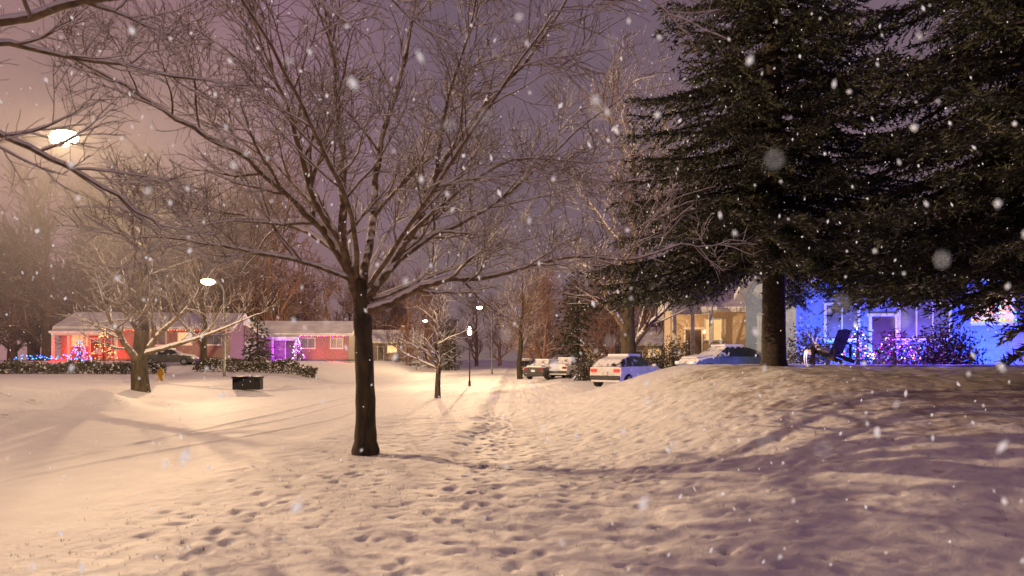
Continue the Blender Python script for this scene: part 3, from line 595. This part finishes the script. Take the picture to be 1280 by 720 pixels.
# ---------------------------------------------------------------- adirondack chair + lawn ornament
DARKW=mat("dark_painted_wood",(.05,.035,.03),.7,snow=.8,snowscale=4)
c=empty("adirondack_chair",place(1036,19.5),R(-150))
for i in range(5): box("seat_slat",(.6,.09,.025),(0,-.25+i*.11,.4-.03*i),DARKW,c,rot=(R(-14),0,0),bevel=.005)
for i in range(6): box("back_slat",(.085,.02,.78-.03*abs(i-2.5)),(-.25+i*.1,.36,.66),DARKW,c,rot=(R(-22),0,0),bevel=.005)
box("back_rail",(.62,.03,.08),(0,.4,.62),DARKW,c,rot=(R(-22),0,0))
for s_ in(-1,1):
    box("front_leg",(.04,.1,.58),(s_*.33,-.27,.29),DARKW,c); box("rear_leg",(.04,1.0,.11),(s_*.29,.12,.27),DARKW,c,rot=(R(-20),0,0)); box("armrest",(.14,.78,.025),(s_*.37,.05,.6),DARKW,c,bevel=.008); box("arm_post",(.05,.06,.5),(s_*.36,.42,.35),DARKW,c)
box("seat_snow",(.56,.5,.07),(0,-.04,.42),SNOW,c,rot=(R(-14),0,0),bevel=.03)
g=Geo(); o=empty("light_up_reindeer",place(1012,20.8),R(20)); YEL=mat("yellow_glow",(1,.8,.2),.5,emis=(1,.5,.06),estr=.5)
o.scale=(.6,.6,.6)
V3=lambda *a:Vector(a)
tube(g,[V3(-.3,0,.62),V3(-.2,0,.66),V3(.1,0,.64),V3(.26,0,.7)],[.06,.13,.12,.1],8,0,True); tube(g,[V3(.24,0,.7),V3(.36,0,.95),V3(.4,0,1.05)],[.09,.055,.05],8,0,True); tube(g,[V3(.34,0,1.1),V3(.44,0,1.07),V3(.56,0,1.02)],[.05,.06,.025],8,0,True)
for xx,yy in((-.24,.07),(-.24,-.07),(.2,.07),(.2,-.07)): tube(g,[V3(xx,yy,.6),V3(xx+(.04 if xx>0 else -.05),yy,.32),V3(xx,yy,0)],[.05,.025,.018],6,0,True)
for s_ in(-1,1):
    tube(g,[V3(.37,s_*.03,1.12),V3(.3,s_*.12,1.28),V3(.36,s_*.2,1.45)],[.014,.012,.006],5); tube(g,[V3(.31,s_*.11,1.27),V3(.42,s_*.16,1.36)],[.01,.005],5)
mesh_obj("body",g.V,g.F,YEL,None,True,parent=o)

# ---------------------------------------------------------------- cars
TYRE=mat("tyre",(.02,.02,.02),.9); RIM=mat("alloy_rim",(.4,.4,.42),.3,metal=.8); TAIL=em("tail_light",(.8,.03,.02),.9); TAILOFF=mat("tail_light_off",(.25,.02,.02),.3); HEAD=em("headlight",(.8,.8,.75),.2)
def car(name,loc,rz,paint,kind='sedan',tail=False,snowy=True):
    root=empty(name,loc,rz); tm=TAIL if tail else TAILOFF
    if kind=='sedan': S=[(-2.25,.62,.84,.70),(-2.15,.95,.84,.68),(-1.5,1.02,.88,.70),(-.85,1.42,.9,.6),(.3,1.45,.9,.6),(1.05,1.0,.9,.72),(2.0,.86,.86,.7),(2.25,.6,.8,.66)]; gl=(2,5)
    elif kind=='hatch': S=[(-2.0,.7,.84,.72),(-1.95,.98,.86,.72),(-1.55,1.3,.88,.62),(-.8,1.47,.9,.6),(.2,1.46,.9,.6),(1.05,1.0,.9,.72),(1.95,.86,.86,.7),(2.2,.6,.8,.66)]; gl=(1,5)
    else: S=[(-2.2,.85,.86,.74),(-2.15,1.0,.88,.76),(-1.85,1.48,.9,.64),(-.9,1.6,.92,.64),(.3,1.56,.92,.64),(1.15,1.08,.92,.76),(2.05,.94,.88,.74),(2.25,.65,.82,.7)]; gl=(1,5)
    bl=1.0 if kind!='suv' else 1.05
    V=[];F=[];M=[]; k=8
    for (x,top,w_,rw) in S:
        b=min(bl-.04,top-.05); m_=min(.62,b-.08)
        V+= [(x,-w_*.9,.25),(x,-w_,m_),(x,-w_*.97,b),(x,-rw,top),(x,rw,top),(x,w_*.97,b),(x,w_,m_),(x,w_*.9,.25)]
    for i in range(len(S)-1):
        for j in range(k):
            a=i*k+j;b=i*k+(j+1)%k; F.append((a,a+k,b+k,b)); g_=0
            if gl[0]<=i<gl[1] and j in(2,4): g_=1
            if j==3 and ((i==gl[1]-1) or (i==gl[0])): g_=1
            M.append(g_)
    F.append(tuple(range(k))); M.append(0); F.append(tuple(len(V)-k+j for j in range(k))[::-1]); M.append(0)
    o=mesh_obj("body",V,F,[paint,mat("car_glass",(.02,.022,.03),.08,snow=.6,snowscale=3)],M,False,parent=root)
    bm=bmesh.new(); bm.from_mesh(o.data); bmesh.ops.recalc_face_normals(bm,faces=bm.faces); bm.to_mesh(o.data); bm.free()
    bv=o.modifiers.new("bevel",'BEVEL'); bv.width=.05; bv.segments=3; bv.limit_method='ANGLE'; bv.angle_limit=R(12)
    for sx in(-1.35,1.4):
        for sy in(-1,1):
            g=Geo(); tube(g,[V3(sx,sy*.66,.33),V3(sx,sy*.68,.33),V3(sx,sy*.87,.33),V3(sx,sy*.9,.33)],[.29,.33,.33,.28],20,0,True); mesh_obj("wheel",g.V,g.F,TYRE,None,False,parent=root)
            g=Geo(); tube(g,[V3(sx,sy*.86,.33),V3(sx,sy*.915,.33)],[.2,.19],12,0,True); mesh_obj("rim",g.V,g.F,RIM,None,False,parent=root)
    zt=.78 if kind!='suv' else .92; xr=-2.22 if kind!='hatch' else -1.97
    for sy in(-1,1):
        box("tail_light",(.1,.34,.16),(xr,sy*.62,zt),tm,root,bevel=.02); box("headlight",(.12,.36,.14),(2.2,sy*.6,.66),HEAD,root,bevel=.02); box("mirror",(.12,.2,.13),(.85,sy*1.0,1.02),paint,root,bevel=.03)
    box("rear_bumper",(.12,1.6,.2),(xr-.03,0,.45),mat("bumper",(.04,.04,.045),.6),root,bevel=.04); box("number_plate",(.02,.32,.15),(xr-.07,0,.66),WHITE,root); box("front_bumper",(.12,1.5,.2),(2.26,0,.42),mat("bumper",(.04,.04,.045)),root,bevel=.04)
    if snowy:
        rt=max(s[1] for s in S)
        box("roof_snow",(1.2 if kind!='suv' else 2.1,1.14,.11),((-.28 if kind!='suv' else -.75),0,rt+.04),SNOW,root,bevel=.05)
        box("hood_snow",(.85,1.3,.06),(1.55,0,(.97 if kind!='suv' else 1.04)),SNOW,root,rot=(0,R(8),0),bevel=.028)
        if kind=='sedan': box("boot_snow",(.6,1.25,.07),(-1.85,0,1.02),SNOW,root,rot=(0,R(-5),0),bevel=.03)
    return root
PW=mat("snowy_white_paint",(.7,.7,.7),.35,(.55,.55,.56),2,snow=.45); PB=mat("snowy_blue_paint",(.12,.17,.3),.3,(.08,.12,.22),2,snow=.4); PD=mat("snowy_dark_paint",(.06,.06,.065),.3,(.04,.04,.04),2,snow=.4)
car("parked_car",place(784,33),R(50),PW,'hatch',True)
car("parked_car",place(903,34,.45),R(200),PB,'hatch')
car("parked_car",place(684,52),R(60),PD,'sedan')
car("parked_car",place(667,68),R(65),PD,'suv')
car("parked_car",place(712,52),R(60),PW,'sedan')
cc=car("parked_car",place(213,62),R(10),PD,'sedan')

# ---------------------------------------------------------------- hydrant, bin
YH=mat("yellow_hydrant_paint",(.8,.5,.03),.5,(.7,.42,.03)); o=empty("fire_hydrant",place(201,40)); g=Geo()
tube(g,[V3(0,0,-.05),V3(0,0,.05),V3(0,0,.06),V3(0,0,.5),V3(0,0,.51),V3(0,0,.56),V3(0,0,.62),V3(0,0,.7),V3(0,0,.73),V3(0,0,.78)],[.19,.19,.13,.13,.17,.17,.14,.07,.04,.035],14,0,True)
tube(g,[V3(-.22,0,.4),V3(-.21,0,.4),V3(.21,0,.4),V3(.22,0,.4)],[.05,.07,.07,.05],10,0,True); tube(g,[V3(0,-.22,.38),V3(0,0,.38)],[.09,.09],10,0,True); mesh_obj("body",g.V,g.F,YH,None,False,parent=o)
o=empty("storage_bin",place(310,36.0,-.03),R(5)); BIN=mat("black_plastic",(.012,.012,.013),.95)
box("tub",(1.4,.7,.6),(0,0,.3),BIN,o,bevel=.04); box("lid",(1.48,.78,.08),(0,0,.64),BIN,o,bevel=.03); box("lid_snow",(1.3,.66,.06),(0,0.04,.70),SNOW,o,bevel=.028)
for k in(-.45,0,.45): box("rib",(.06,.04,.5),(k,-.36,.3),BIN,o)

# ---------------------------------------------------------------- falling snow
rg=random.Random(99); g=Geo()
for i in range(3000):
    near=i<120; vnear=i<16
    y=rg.uniform(1.1,2.6) if near else rg.uniform(1.8,24); x=rg.uniform(-1,1)*(y*.85+(.3 if near else 1)); z=rg.uniform(.15,HC+y*.62+.5) if not near else HC+y*rg.uniform(-.4,.6)
    r=rg.uniform(.004,.0085)*(1 if y<4 else rg.uniform(1,1.6))
    if vnear: y=rg.uniform(.5,.85); x=rg.uniform(-.3,.85)*y*.8; z=HC+y*rg.uniform(-.25,.5); r=rg.uniform(.0018,.003)
    b=len(g.V); st=rg.uniform(1,2.6); dr=Vector((rg.uniform(-.7,.7),rg.uniform(-.3,.3),-1)).normalized(); q=dr.to_track_quat('Z','Y')
    for v in ((1,0,0),(0,1,0),(-1,0,0),(0,-1,0),(0,0,st),(0,0,-st)):
        k=rg.uniform(.7,1.2); g.V.append(q@Vector((v[0]*r*k,v[1]*r*k,v[2]*r*k))+Vector((x,y,z)))
    for f_ in ((0,1,4),(1,2,4),(2,3,4),(3,0,4),(1,0,5),(2,1,5),(3,2,5),(0,3,5)): g.F.append(tuple(b+a for a in f_))
FL=mat("self_lit_snowflake",(.95,.95,.97),.8,emis=(1,.96,.95),estr=.5)  # emission stands in for light catching the flakes
mesh_obj("falling_snow",g.V,g.F,FL,None,True)
